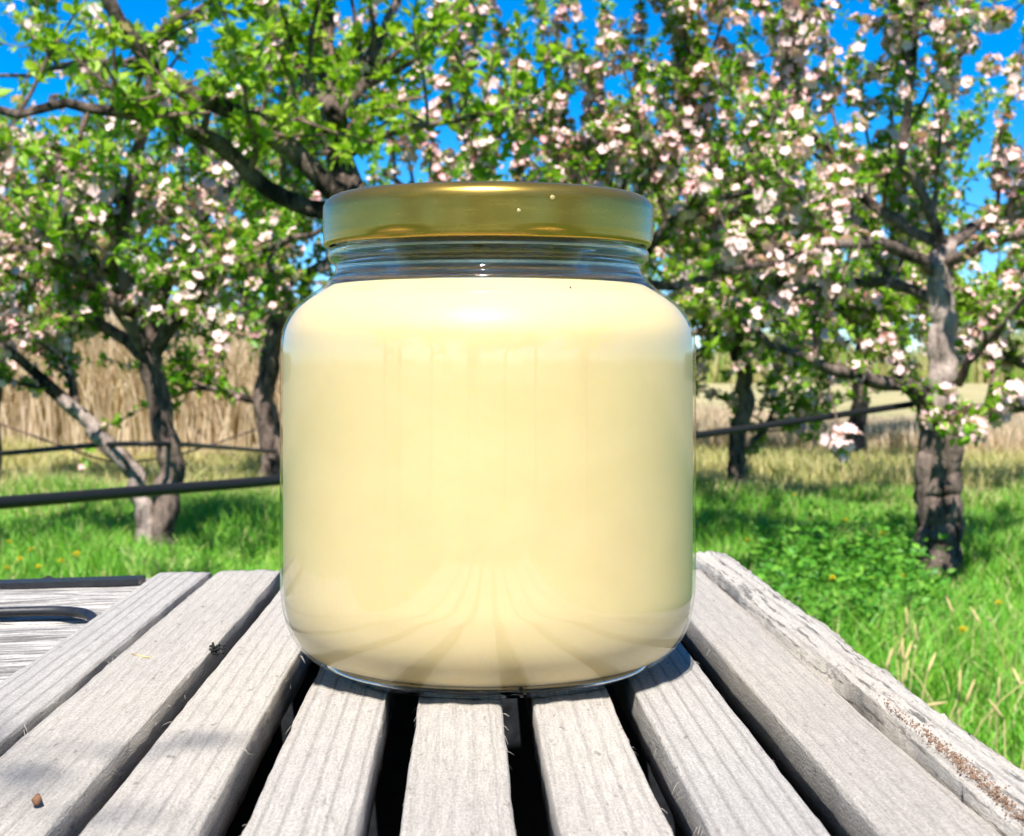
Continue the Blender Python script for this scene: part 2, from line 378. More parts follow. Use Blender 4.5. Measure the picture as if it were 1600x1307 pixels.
# ------------------------------------------------------------------ apple trees
def inview(P, m=0):
    px = 800 + F * P[:, 0] / P[:, 1]; py = HOR - F * (P[:, 2] - CAMZ) / P[:, 1]
    return (P[:, 1] > 0.3) & (px > -m) & (px < 1600 + m) & (py > -m) & (py < 1307 + m)

def apple_tree(label, base, stems, limbs, seed, auto=0, fork=None, auto_len=1.5, l1=4.5, l1_len=(0.35, 0.9), up=0.35, sprouts=0.0,
               spur=0.045, blossom=0.35, leaf=0.048, young=False, singles=0, leafn=6, keep=1.0, extra=()):
    r = np.random.default_rng(seed)
    root = empty('apple_tree', Vector(base)); tag(root, label, 'tree', 'apple trees in the orchard')
    b0 = np.array(base); cap = lambda P: P - b0
    wood = []           # (points, radii, level)
    for k, (P, r0, r1, *bm) in enumerate(stems):
        n = max(12, int(len(P) * 7)); Q = spline(P, n); Q[2:-1] += np.stack([np.convolve(r.normal(0, 0.011, n + 2), [0.25, 0.5, 0.25], 'valid') for _ in range(3)], -1)[2:-1] * (1, 1, 0.2)
        R = np.linspace(r0, r1, n) * (1 + 0.35 * np.exp(-np.linspace(0, 9, n)) * (k == 0))
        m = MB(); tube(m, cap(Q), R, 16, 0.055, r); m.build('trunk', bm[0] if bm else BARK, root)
        wood.append((Q, R, 0))
    LB = [(np.array(P), a, b) for P, a, b in limbs]
    if auto:
        fk = np.array(fork)
        for k in range(auto):
            az = 2 * math.pi * (k + r.uniform(0, 0.8)) / auto; e = r.uniform(-0.1, 1.1)
            d = np.array([math.cos(az) * math.cos(e), math.sin(az) * math.cos(e), math.sin(e)]); L = auto_len * r.uniform(0.7, 1.2)
            pts = [fk + (0, 0, r.uniform(-0.1, 0.3))]
            for q in range(4): d = d + r.normal(0, 0.18, 3) + (0, 0, 0.06); d /= np.linalg.norm(d); pts.append(pts[-1] + d * L / 4)
            LB.append((np.array(pts), r.uniform(0.028, 0.045), 0.010))
    for P, r0, r1 in LB:
        n = max(10, int(np.linalg.norm(np.diff(P, axis=0), axis=1).sum() / 0.06)); Q = spline(P, n); Q[1:-1] += r.normal(0, 0.006, (n - 2, 3))
        R = np.linspace(r0 * 0.8, r1 * 0.8, n); m = MB(); tube(m, cap(Q), R, 9, 0.12, r); m.build('limb', BARK, root)
        wood.append((Q, R, 1))
    tw = MB(); SP = []; SD = []
    def grow(p, d, L, r0, lev, upb):
        n = max(4, int(L / 0.07)); pts = [p]
        for q in range(n):
            d = d + r.normal(0, 0.13, 3) + np.array([0, 0, upb * 0.12]); d /= np.linalg.norm(d); pts.append(pts[-1] + d * L / n)
        Q = np.array(pts); R = np.linspace(r0, max(0.0018, r0 * 0.35), n + 1)
        tube(tw, cap(Q), R, 5 if lev == 1 else 4, cap=False)
        for q in range(int(L / spur)):
            t = r.uniform(0.12, 1.02) * n; i = min(int(t), n - 1); c = Q[i] + (Q[i + 1] - Q[i]) * (t - i)
            SP.append(c); SD.append(d * 0.35 + r.normal(0, 0.6, 3) + (0, 0, 0.45))
        if lev == 1:
            for q in range(r.poisson(L * 6.0)):
                i = r.integers(1, n); dd = d * 0.5 + r.normal(0, 0.7, 3) + (0, 0, upb * 0.7); dd /= np.linalg.norm(dd)
                grow(Q[i], dd, r.uniform(0.12, 0.38), R[i] * 0.6, 2, upb)
    for Q, R, lev in wood:
        L = np.linalg.norm(np.diff(Q, axis=0), axis=1).sum(); n = len(Q)
        if lev == 0: continue
        for q in range(r.poisson(L * l1)):
            i = int(r.uniform(0.15, 1.0) * (n - 1)); tan = Q[min(i + 1, n - 1)] - Q[max(i - 1, 0)]; tan /= np.linalg.norm(tan) + 1e-9
            d = tan * 0.4 + r.normal(0, 0.6, 3) + (0, 0, up); d /= np.linalg.norm(d)
            grow(Q[i], d, r.uniform(*l1_len), min(0.012, R[i] * 0.6), 1, up)
        for q in range(r.poisson(L * sprouts)):
            i = int(r.uniform(0.1, 1.0) * (n - 1)); d = np.array([0, 0, 1.0]) + r.normal(0, 0.13, 3); d /= np.linalg.norm(d)
            grow(Q[i], d, r.uniform(0.5, 1.3), 0.009, 1, 0.6)
        for q in range(int(L / (spur * 2.2))):
            i = int(r.uniform(0.25, 1.0) * (n - 1)); SP.append(Q[i] + r.normal(0, 0.01, 3)); SD.append(r.normal(0, 0.7, 3) + (0, 0, 0.4))
    tag(tw.build('twigs', TWIG, root), kind='stuff')
    SP = np.array(SP); SD = np.array(SD); SD /= np.linalg.norm(SD, axis=1)[:, None]
    if keep < 1: q = r.uniform(0, 1, len(SP)) < keep; SP, SD = SP[q], SD[q]
    # blossom spurs come in patches
    pv = np.sin(SP[:, 0] * 5 + seed) * np.sin(SP[:, 1] * 4.3 + 1) * np.cos(SP[:, 2] * 5.2 + seed) * 0.35
    isb = r.uniform(0, 1, len(SP)) < np.clip(blossom + pv * (blossom > 0.1), 0.02, 0.95)
    nl = np.where(isb, 3, leafn)
    LP = np.repeat(SP, nl, 0); LD = np.repeat(SD, nl, 0)
    rad = r.normal(0, 1, LD.shape); rad -= LD * (rad * LD).sum(1)[:, None]; rad /= np.linalg.norm(rad, axis=1)[:, None]
    a = r.uniform(0.5, 1.45, len(LP))[:, None]; LD2 = LD * np.cos(a) + rad * np.sin(a)
    LL = leaf * r.uniform(0.55, 1.2, len(LP))
    LP = LP + LD2 * 0.008
    BP = SP[isb]; BD = SD[isb]; BS = r.uniform(0.75, 1.2, len(BP))
    for p in extra:      # small young leaves at a bough's tip
        k = 3; d = r.normal(0, 1, (k, 3)) * (1, 1, 0.4); d /= np.linalg.norm(d, axis=1)[:, None]
        LP = np.vstack([LP, np.array(p) + r.normal(0, 0.008, (k, 3))]); LD2 = np.vstack([LD2, d]); LL = np.r_[LL, r.uniform(0.014, 0.026, k)]
    lm = LEAF_N if young else LEAF
    def split(P, size):
        if not singles: return np.zeros(len(P), bool)
        sc = np.where(inview(P), size / P[:, 1], 0); q = np.zeros(len(P), bool); q[np.argsort(-sc)[:singles]] = True; return q & (sc > 0)
    q = split(LP, LL)
    m = MB(); leaves_into(m, cap(LP[~q]), LD2[~q], LL[~q], r); tag(m.build('foliage', lm, root), kind='stuff')
    Sx, D, N = frames(LD2[q], r); me = LEAFN_ME if young else LEAF_ME
    for p, x, y, z, s in zip(cap(LP[q]), Sx, D, N, LL[q]):
        o = link('leaf', me, root); M = Matrix((x, y, z)).transposed().to_4x4(); M.translation = Vector(p); o.matrix_local = M @ Matrix.Scale(s, 4)
    if len(BP):
        q = split(BP, BS)
        m = MB(); clusters_into(m, cap(BP[~q]), BD[~q], BS[~q], r)
        if m.n: tag(m.build('blossom', PETAL, root), kind='stuff')
        Sx, D, N = frames(BD[q], r)
        for p, x, y, z, s in zip(cap(BP[q]), Sx, D, N, BS[q]):
            o = link('blossom_cluster', CLUST_ME[r.integers(0, 6)], root); M = Matrix((x, z, y)).transposed().to_4x4(); M.translation = Vector(p); o.matrix_local = M @ Matrix.Scale(s, 4)
    return root
def pl(Y, *pts, dy=0.0):     # polyline at distance Y, drifting by dy metres from first to last point
    n = len(pts); return [at(x, y, Y + dy * i / max(1, n - 1)) for i, (x, y) in enumerate(pts)]
def ground_pt(px, Y): p = at(px, HOR, Y); return (p[0], Y, float(gz(np.array(p[0]), np.array(Y))) - 0.02)

# left tree: a dark upright stem and a left-leaning stem with sunlight put into its bark colour
yA = 6.6; bA = ground_pt(243, yA)
apple_tree('apple tree left of the jar with a dark trunk and a sunlit leaning second stem', bA,
    [([np.array(bA)] + pl(yA, (258, 800), (264, 720), (250, 640), (232, 545)), 0.056, 0.044),
     ([np.array(bA) + (-0.03, -0.02, 0)] + pl(yA - 0.02, (226, 800), (208, 735), (165, 690), (132, 655), (95, 620)), 0.042, 0.026, BARK_SUNLIT)],
    [(pl(yA, (232, 548), (205, 470), (190, 390), (200, 300), (230, 180), (240, 60), dy=-0.3), 0.06, 0.018),
     (pl(yA, (236, 555), (290, 470), (340, 420), (420, 385), (500, 360), dy=-0.5), 0.045, 0.012),
     (pl(yA, (232, 550), (160, 450), (90, 400), (20, 390), (-80, 360), dy=-0.6), 0.045, 0.012),
     (pl(yA - 0.02, (97, 622), (55, 585), (10, 545), (-60, 500), dy=-0.2), 0.034, 0.015),
     (pl(yA - 0.02, (118, 642), (112, 590), (102, 540), (95, 470), dy=0.2), 0.028, 0.012),
     (pl(yA, (236, 560), (260, 440), (330, 330), (390, 250), (420, 120), dy=0.6), 0.045, 0.012),
     (pl(yA, (234, 560), (150, 500), (60, 440), (-30, 300), dy=0.8), 0.04, 0.012)],
    21, l1=6.5, up=0.05, sprouts=1.6, spur=0.026, blossom=0.33, leaf=0.044, singles=300, l1_len=(0.3, 0.7))
# right tree with a thick scarred trunk
yC = 5.95; bC = ground_pt(1468, yC)
rC = apple_tree('apple tree right of the jar with a thick scarred trunk forking low', bC,
    [([np.array(bC)] + pl(yC, (1467, 810), (1466, 730), (1466, 680), (1470, 640)), 0.078, 0.080),
     (pl(yC, (1470, 655), (1476, 600), (1470, 530), (1468, 450), (1475, 380)), 0.058, 0.040, BARK_SUNLIT)],
    [(pl(yC, (1452, 670), (1440, 630), (1420, 605), (1360, 592), (1290, 572), (1230, 552), (1160, 500), dy=-0.4), 0.045, 0.014),
     (pl(yC, (1478, 668), (1510, 645), (1555, 642), (1610, 630), (1700, 600), dy=-0.3), 0.048, 0.016),
     (pl(yC, (1470, 430), (1400, 385), (1330, 380), (1240, 400), (1150, 420), dy=-0.7), 0.032, 0.010),
     (pl(yC, (1472, 420), (1530, 385), (1600, 368), (1690, 340), dy=-0.5), 0.032, 0.012),
     (pl(yC, (1475, 385), (1440, 300), (1410, 250), (1420, 150), (1430, 20), (1440, -120), dy=-0.4), 0.026, 0.010),
     (pl(yC, (1475, 385), (1380, 330), (1300, 250), (1240, 160), (1200, 20), dy=0.4), 0.032, 0.010),
     (pl(yC, (1475, 390), (1540, 345), (1600, 320), (1690, 300), dy=0.6), 0.032, 0.010),
     (pl(yC, (1498, 600), (1535, 540), (1590, 480), (1650, 430), dy=-0.6), 0.022, 0.010),
     (pl(yC, (1470, 470), (1370, 440), (1270, 450), (1180, 480), dy=0.9), 0.03, 0.010)],
    32, l1=2.4, up=0.4, sprouts=2.7, spur=0.026, blossom=0.42, leaf=0.042, singles=300, l1_len=(0.3, 0.7))
# near tree whose trunk the jar hides; its dark limbs run up to the left
yF = 4.4; bF = ground_pt(610, yF)
apple_tree('near apple tree behind the jar with dark limbs slanting up to the left', bF,
    [([np.array(bF)] + pl(yF, (612, 700), (600, 520), (575, 380), (555, 320)), 0.085, 0.055)],
    [(pl(yF, (560, 335), (509, 289), (459, 245), (421, 207), (356, 172), (290, 141), (245, 108), (212, 62), (170, 5), (130, -70), dy=-0.5), 0.040, 0.020),
     (pl(yF, (520, 330), (425, 302), (367, 249), (325, 218), (268, 186), (205, 178), (120, 160), (30, 175), (-60, 170), dy=-0.6), 0.034, 0.010),
     (pl(yF, (556, 325), (536, 260), (522, 180), (508, 80), (500, -60), dy=0.2), 0.05, 0.03),
     (pl(yF, (540, 245), (590, 213), (640, 200), (700, 189), (770, 178), (845, 173), dy=-0.3), 0.016, 0.005),
     (pl(yF, (530, 215), (480, 186), (430, 186), (380, 175), dy=-0.4), 0.013, 0.005),
     (pl(yF, (214, 65), (260, 40), (330, 0), (380, -40), dy=-0.2), 0.018, 0.008),
     (pl(yF, (250, 110), (150, 95), (70, 110), (-20, 120), dy=0.2), 0.016, 0.006),
     (pl(yF, (522, 180), (470, 110), (420, 40), (380, -50), dy=0.3), 0.026, 0.01),
     (pl(yF, (522, 190), (580, 100), (620, 0), (640, -100), dy=0.4), 0.026, 0.01)],
    23, l1=6.0, up=0.3, spur=0.034, blossom=0.04, leaf=0.046, young=True, singles=300, l1_len=(0.2, 0.5), leafn=6)
# centre tree behind the jar, its trunk hidden too
yG = 6.6; bG = ground_pt(905, yG)
apple_tree('apple tree hidden behind the jar with tall blossoming shoots above the lid', bG,
    [([np.array(bG)] + pl(yG, (900, 700), (890, 560), (890, 450)), 0.08, 0.06)],
    [(pl(yG, (890, 460), (960, 350), (1040, 250), (1130, 130), dy=-0.4), 0.036, 0.012),
     (pl(yG, (890, 460), (1000, 400), (1070, 330), (1180, 300), (1260, 290), dy=-0.6), 0.034, 0.012),
     (pl(yG, (890, 455), (820, 350), (760, 280), (700, 150), dy=-0.3), 0.036, 0.012),
     (pl(yG, (890, 450), (900, 330), (880, 200), (890, 60), dy=0.3), 0.036, 0.012),
     (pl(yG, (890, 450), (780, 400), (690, 330), (600, 270), dy=0.5), 0.032, 0.012),
     (pl(yG, (890, 450), (1040, 450), (1120, 430), (1200, 410), dy=0.4), 0.03, 0.01)],
    24, l1=2.8, up=0.45, sprouts=3.1, spur=0.026, blossom=0.42, leaf=0.042, singles=300, l1_len=(0.3, 0.7))
# farther trees
yB = 10.5; bB = ground_pt(428, yB)
apple_tree('farther apple tree close beside the left edge of the jar', bB,
    [([np.array(bB)] + pl(yB, (424, 690), (412, 625), (425, 560), (440, 480)), 0.085, 0.06)],
    [(pl(yB, (408, 630), (380, 622), (340, 608), (300, 606), (265, 598), dy=-0.3), 0.035, 0.012)],
    25, auto=9, fork=at(435, 500, yB), auto_len=1.8, l1=7.0, spur=0.05, blossom=0.3, leaf=0.075, up=0.1)
yD = 9.0; bD = ground_pt(1152, yD)
apple_tree('slender apple tree close beside the right edge of the jar', bD,
    [([np.array(bD)] + pl(yD, (1148, 740), (1155, 690), (1165, 620), (1150, 540)), 0.055, 0.04)],
    [(pl(yD, (1162, 700), (1185, 680), (1205, 655), (1230, 600)), 0.02, 0.01)],
    26, auto=10, fork=at(1152, 530, yD), auto_len=1.4, l1=8.0, spur=0.045, blossom=0.4, leaf=0.066, up=0.1)
yE = 13.0; bE = ground_pt(1340, yE)
rE = apple_tree('farthest apple tree seen small between the jar and the right trunk', bE,
    [([np.array(bE)] + pl(yE, (1338, 680), (1345, 630), (1340, 560)), 0.08, 0.05)], [],
    27, auto=9, fork=at(1340, 545, yE), auto_len=1.7, l1=7.0, spur=0.055, blossom=0.4, leaf=0.08, up=0.1)
yH = 9.5; bH = ground_pt(1690, yH)
apple_tree('apple tree at the right edge with its crown behind the right trunk', bH,
    [([np.array(bH)] + pl(yH, (1690, 660), (1670, 600), (1640, 540)), 0.08, 0.05)], [],
    28, auto=8, fork=at(1640, 560, yH), auto_len=1.3, l1=6.0, spur=0.045, blossom=0.4, leaf=0.068, sprouts=1.0)
yI = 10.0; bI = ground_pt(-20, yI)
apple_tree('apple tree at the left edge of the picture behind the sunlit leaning stem', bI,
    [([np.array(bI)] + pl(yI, (-15, 640), (0, 560), (10, 480)), 0.08, 0.05)], [],
    29, auto=8, fork=at(8, 520, yI), auto_len=1.1, l1=6.5, spur=0.05, blossom=0.4, leaf=0.07)

# ------------------------------------------------------------------ the table
T0 = empty('slatted_table', (0, 0.46, 0)); tag(T0, 'weathered grey slatted wooden table under the jar', 'table')
def tp(x, y, z): return Vector((x, y - 0.46, z))
SL = -0.031
def slat(xl, xr, y0, y1, th, mat, seed, ztop=0.0, wob=0.0003, top_wob=0.00025, name='slat', nst=70, crown=0.0003):
    r = np.random.default_rng(seed); yc = 0.48
    w = xr - xl; n = nst; ys = np.linspace(y0, y1, n) - yc
    def wig(s, k=5): 
        q = sum(r.normal(0, 1) / (j + 1) * np.sin(ys * (8 + 19 * j) + r.uniform(0, 6)) for j in range(k)); return s * (q + 0.35 * r.normal(0, 1, n))
    b = 0.0009
    # cross-section, clockwise from the lower left
    cs = [(-w / 2, -th), (-w / 2 - 0.0002, -th * 0.55), (-w / 2, -b), (-w / 2 + b * 0.35, -b * 0.3), (-w / 2 + b, 0.0)]
    cs += [(-w / 2 + b + (w - 2 * b) * k / 8, crown * math.sin(math.pi * k / 8)) for k in range(1, 8)]
    cs += [(w / 2 - b, 0), (w / 2 - b * 0.35, -b * 0.3), (w / 2, -b), (w / 2 + 0.0002, -th * 0.55), (w / 2, -th)]
    cs = np.array(cs); k = len(cs); V = np.zeros((n, k, 3))
    el, er = wig(wob), wig(wob)
    for j in range(k):
        f = (cs[j, 0] + w / 2) / w
        V[:, j, 0] = cs[j, 0] + el * (1 - f) + er * f + (wig(wob * 0.5) if j in (0, 1, 2, k - 3, k - 2, k - 1) else 0)
        V[:, j, 1] = ys
        V[:, j, 2] = cs[j, 1] + wig(top_wob, 4)
    e = np.abs(r.normal(0, 0.0008, k)); V[-1, :, 1] -= e; V[0, :, 1] += e
    V[-1, :, 2] -= 0.0008
    i = np.arange(n - 1)[:, None] * k; j = np.arange(k)[None]; j2 = (j + 1) % k
    Q = np.stack([i + j, i + k + j, i + k + j2, i + j2], -1).reshape(-1, 4)
    mb = MB(); cc = [V[0].mean(0), V[-1].mean(0)]; jj = np.arange(k); j2 = (jj + 1) % k
    Tt = np.vstack([np.stack([np.full(k, n * k), jj, j2], -1), np.stack([np.full(k, n * k + 1), (n - 1) * k + j2, (n - 1) * k + jj], -1)])
    mb.add(np.vstack([V.reshape(-1, 3), cc]), Q, Tt)
    o = mb.build(name, mat, T0)
    o.location = tp((xl + xr) / 2, yc, TZ + ztop); o.rotation_euler = (0, 0, -SL)
    return o
EDG = [(-0.166, -0.141, 0.783), (-0.137, -0.1063, 0.786), (-0.0995, -0.074, 0.782), (-0.064, -0.0384, 0.784), (-0.0286, -0.0033, 0.786), (0.0067, 0.0313, 0.785), (0.0392, 0.066, 0.787), (0.0765, 0.1035, 0.789)]
for k, (a, b, e) in enumerate(EDG):
    slat(a, b, 0.13, e, 0.013, WOOD, 50 + k, ztop=-0.0004 * (k in (0, 2)) )
edge = slat(0.1050, 0.1225, 0.13, 0.825, 0.022, WOOD_EDGE, 77, ztop=0.0035, wob=0.0008, top_wob=0.0006, name='edge_board', nst=150, crown=0.0015)
edge['label'] = 'rough pale edge board with a waney outer edge'
def wbox(name, x0, x1, y0, y1, z0, z1, mat, par=T0, bev=0.002):
    V = []
    for zz, ins in ((z0, bev), (z0 + bev, 0), (z1 - bev, 0), (z1, bev)):
        V += [(x0 + ins, y0 + ins, zz), (x1 - ins, y0 + ins, zz), (x1 - ins, y1 - ins, zz), (x0 + ins, y1 - ins, zz)]
    V = np.array(V) - np.array([0, 0.46, 0]); Q = [[3, 2, 1, 0], [12, 13, 14, 15]]
    for k in range(3): Q += [[k * 4 + j, k * 4 + (j + 1) % 4, k * 4 + 4 + (j + 1) % 4, k * 4 + 4 + j] for j in range(4)]
    mb = MB(); mb.add(V, Q); return mb.build(name, mat, par, smooth=False)
zb = TZ - 0.0145  # black aprons and tray added below the slats to keep the gaps dark
wbox('added_apron', -0.176, 0.118, 0.742, 0.760, zb - 0.24, zb, BLACK)
wbox('added_apron', -0.150, 0.135, 0.150, 0.168, zb - 0.24, zb, BLACK)
wbox('added_apron', -0.160, -0.146, 0.1685, 0.7415, zb - 0.24, zb, BLACK)
wbox('added_apron', 0.104, 0.116, 0.1685, 0.7415, zb - 0.24, zb, BLACK)
wbox('added_tray', -0.145, 0.1035, 0.169, 0.741, zb - 0.238, zb - 0.232, BLACK)
for x, y in ((-0.16, 0.735), (0.10, 0.735), (-0.15, 0.165), (0.10, 0.165)):
    wbox('leg', x - 0.02, x + 0.02, y - 0.02, y + 0.02, -0.02, zb - 0.2405, WOOD_ROUGH)
# rough cross boards, flat bar and bent rod to the left of the slats
def cross_board(y0, y1, zl, zr, seed, name, mat=WOOD_ROUGH):
    r = np.random.default_rng(seed); n = 60; k = 14; L = 0.26
    ys = np.linspace(0, 1, k); xs = np.linspace(0, L, n)
    V = np.zeros((n, k, 3))
    for j in range(k):
        q = sum(r.normal(0, 1) / (m + 1) * np.sin(xs * (20 + 37 * m) + r.uniform(0, 6)) for m in range(4))
        V[:, j, 1] = xs; V[:, j, 0] = -(ys[j] - 0.5) * (y1 - y0) + (0.0008 * q if j in (0, k - 1) else 0)
        V[:, j, 2] = 0.0007 * q - (0.004 if j in (0, k - 1) else 0)
    i = np.arange(n - 1)[:, None] * k; j = np.arange(k - 1)[None]
    Q = np.stack([i + j, i + j + 1, i + k + j + 1, i + k + j], -1).reshape(-1, 4)
    Vb = V.copy(); Vb[:, :, 2] = -0.016
    m = n * k; Qb = Q[:, ::-1] + m
    per = np.concatenate([np.arange(k), np.arange(1, n) * k + k - 1, (n - 1) * k + np.arange(k - 2, -1, -1), np.arange(n - 2, 0, -1) * k]); p2 = np.roll(per, -1)
    mb = MB(); mb.add(np.vstack([V.reshape(-1, 3), Vb.reshape(-1, 3)]), np.vstack([Q, Qb, np.stack([p2, per, per + m, p2 + m], -1)]))
    o = mb.build(name, mat, T0); o.rotation_euler = (math.atan2(zr - zl, 0.26) * 1.0, 0, -math.pi / 2)
    o.location = tp(-0.4075, (y0 + y1) / 2, TZ + zl); return o
cross_board(0.672, 0.790, -0.012, -0.0165 + 0.0125, 91, 'cross_board')
cross_board(0.535, 0.668, -0.0135, -0.0055, 92, 'cross_board')
cross_board(0.40, 0.531, -0.0135, -0.0055, 93, 'cross_board')
mb = MB(); zt = lambda x: TZ - 0.0040 - 0.031 * (-0.148 - x)
for (x0, x1) in ((-0.40, -0.181),):
    P = np.array([[x0, 0.760, zt(x0) + 0.0006], [x1, 0.760, zt(x1) + 0.0006], [x1, 0.775, zt(x1) + 0.0006], [x0, 0.775, zt(x0) + 0.0006]]); P2 = P + (0, 0, 0.0028)
    mb.add(np.vstack([P, P2]) - (0, 0.46, 0), [[3, 2, 1, 0], [4, 5, 6, 7], [0, 1, 5, 4], [1, 2, 6, 5], [2, 3, 7, 6], [3, 0, 4, 7]])
mb.build('flat_bar', BLACK, T0, smooth=False)
mb = MB(); P = spline([(-0.40, 0.668, TZ - 0.0095), (-0.30, 0.672, TZ - 0.0065), (-0.215, 0.676, TZ - 0.0040), (-0.190, 0.674, TZ - 0.0036), (-0.178, 0.664, TZ - 0.0042), (-0.170, 0.648, TZ - 0.009), (-0.168, 0.640, TZ - 0.016)], 50)
tube(mb, P - (0, 0.46, 0), 0.0022, 14); mb.build('rod_handle', BLACK, T0)

# splinter fibres along the slat edges
r = np.random.default_rng(5); mb = MB()
for a, b, e in EDG:
    for x, s in ((a, -1), (b, 1)):
        for q in range(22):
            y = r.uniform(0.3, 0.6) if q < 55 else r.uniform(0.3, 0.78); X0 = x + SL * (y - 0.48) * 1.0
            L = r.uniform(0.001, 0.0042); d = np.array([s * r.uniform(0.1, 0.7), r.choice([-1, 1]) * r.uniform(0.4, 1), r.uniform(-0.8, 0.15)]); d /= np.linalg.norm(d)
            p = np.array([X0 - s * 0.0003, y - 0.46, TZ - r.uniform(0.0006, 0.004)]); q1 = p + d * L * 0.5; q2 = p + d * L + (0, 0, -L * 0.2)
            tube(mb, [p, q1, q2], [0.00007, 0.00006, 0.00003], 3, cap=False)
tag(mb.build('wood_fibres', m_flat('pale_fibre', (0.6, 0.55, 0.48)), T0), kind='stuff')
# brown crumbs of rotten wood along the edge board
r = np.random.default_rng(6); mb = MB()
def crumb(c, s):
    n = 7; d = r.normal(0, 1, (n, 3)); d /= np.linalg.norm(d, axis=1)[:, None]
    V = np.array([[1, 0, 0], [-1, 0, 0], [0, 1, 0], [0, -1, 0], [0, 0, 1], [0, 0, -1]]) * s * r.uniform(0.6, 1.3, (6, 1)); A = np.linalg.qr(r.normal(0, 1, (3, 3)))[0]
    mb.add(V @ A + c, None, [[0, 2, 4], [2, 1, 4], [1, 3, 4], [3, 0, 4], [2, 0, 5], [1, 2, 5], [3, 1, 5], [0, 3, 5]])
for q in range(2600):
    y = r.triangular(0.30, 0.365, 0.475); x = 0.1090 + SL * (y - 0.48) + r.normal(0, 0.0006) * (1 + 2 * (0.475 - y) / 0.17); crumb(np.array([x, y - 0.46, TZ + 0.0040 + abs(r.normal(0, 0.0005))]), r.uniform(0.00015, 0.00042))
tag(mb.build('rotten_wood_crumbs', m_flat('rotten_wood', (0.26, 0.165, 0.11)), T0), kind='stuff')
# ground debris on the table
def debris(name, label, cat, P, R, mat, k=6):
    mb = MB(); c = np.mean(P, axis=0); tube(mb, np.array(P) - c, R, k, 0.15, np.random.default_rng(3)); o = mb.build(name, mat); o.location = c; return tag(o, label, cat)
def on(px, py, dz=0.0): Y = F * (0.104 - dz) / (py - HOR); return np.array([(px - 800) * Y / F, Y, TZ + dz])
BROWN = m_flat('brown_husk', (0.22, 0.11, 0.06)); STRAW = m_flat('straw', (0.62, 0.47, 0.22)); MOSS = m_flat('black_lichen', (0.015, 0.016, 0.014)); CHIP = m_flat('pale_chip', (0.75, 0.68, 0.58))
debris('bud_husk', 'small brown bud husk on the slats at lower left', 'husk', [on(57, 1258, .001), on(58, 1250, .002), on(60, 1243, .0012)], [0.0006, 0.0012, 0.0005], BROWN)
debris('straw', 'short yellow straw lying on the second slat from left', 'straw', [on(207, 1022, .0006), on(222, 1026, .0008), on(236, 1028, .0006)], [0.0003, 0.0004, 0.0002], STRAW)
debris('wood_chip', 'pale wood chip at the lower right corner on the edge board', 'chip', [at(1578, 1262, .3535), at(1586, 1276, .351), at(1600, 1290, .349)], [0.0006, 0.0012, 0.0005], CHIP)
r = np.random.default_rng(8); mb = MB(); c = on(329, 1012)
for q in range(60): crumb(r.normal(0, 1, 3) * (0.0013, 0.004, 0.0009), r.uniform(0.0004, 0.0009))
o = mb.build('lichen_tuft', MOSS); o.location = c + (0.0015, 0, -0.0008); tag(o, 'small black lichen tuft on the edge of a slat left of the jar', 'lichen')
debris('leaf_scrap', 'dark leaf scrap on the back edge at the left', 'leaf scrap', [at(66, 906.5, .779), at(75, 905.5, .779), at(84, 905, .779)], [0.0008, 0.0022, 0.0006], MOSS)

# ------------------------------------------------------------------ the jar
JX, JY = (763 - 800) * 0.530 / F, 0.530
J = empty('honey_jar', (JX, JY, TZ + 0.0004)); tag(J, 'large glass jar of pale creamed honey with a gold lid', 'jar')
mm = lambda P: np.array(P, float) * 0.001
body = spline(np.array([(53.2, 131.6), (54.6, 129.8), (57.3, 127.3), (60.9, 125.0), (65.1, 121.2), (68.4, 115.8), (69.6, 109.5), (69.75, 98), (69.75, 66), (69.7, 34), (69.2, 24), (67.2, 15.5), (63.2, 8.8), (57.5, 4.0), (52.0, 1.4), (49.6, 0.5)])[:, [0, 1, 1]], 90)[:, :2]
mb = MB(); lathe(mb, mm(body)[::-1], 160); mb.build('glass_body', THIN, J)
inn = [(0.0, 129.3), (40, 129.3), (50, 129.2), (52.6, 129.0)]
hb = body[(body[:, 1] < 128.6) & (body[:, 1] > 5.5)]; tn = np.gradient(hb, axis=0); tn /= np.linalg.norm(tn, axis=1)[:, None]
hb = hb + np.stack([tn[:, 1], -tn[:, 0]], -1) * 1.1
prof = np.vstack([inn, hb, [(53, 4.6), (46, 4.4), (0, 4.4)]])
mb = MB(); lathe(mb, mm(prof)[::-1], 160); mb.build('honey', HONEY, J)
def thread(rr, z, th):
    t = (th % (2 * math.pi)); g = 0
    for off in (0.0, 1.57, 3.14, 4.71):
        q = ((t - off + 0.4) % (2 * math.pi)); zc = 0.1440 + 0.0016 * (q - 0.5); g = g + np.exp(-((z - zc) / 0.0008) ** 2) * ((q > 0) & (q < 1.7))
    return rr + 0.0011 * g * (rr > 0.0505) * (z > 0.1425), z
outn = spline(np.array([(49.5, 129.4), (53.4, 131.0), (51.9, 132.8), (51.4, 134.6), (51.8, 136.0), (53.4, 137.0), (54.1, 138.8), (53.7, 140.6), (52.2, 141.8), (51.5, 142.8), (51.4, 146), (51.4, 149), (51.3, 154.0), (50.2, 154.9)])[:, [0, 1, 1]], 90)[:, :2]
inner = np.array([(48.9, 154.4), (48.4, 153), (48.3, 140), (48.3, 134), (48.5, 131.2), (49.0, 129.9)])
mb = MB(); lathe(mb, mm(np.vstack([outn, inner])), 192, thread, closed=True); mb.build('neck', m_glass('neck_glass', 0.22), J)
foot = mm([(50.6, 1.3), (50.4, 0.5), (49.0, 0.0), (46.5, 0.0), (45.2, 1.0), (45.0, 3.2), (47.5, 4.1), (52.5, 4.1), (54.5, 3.0)])
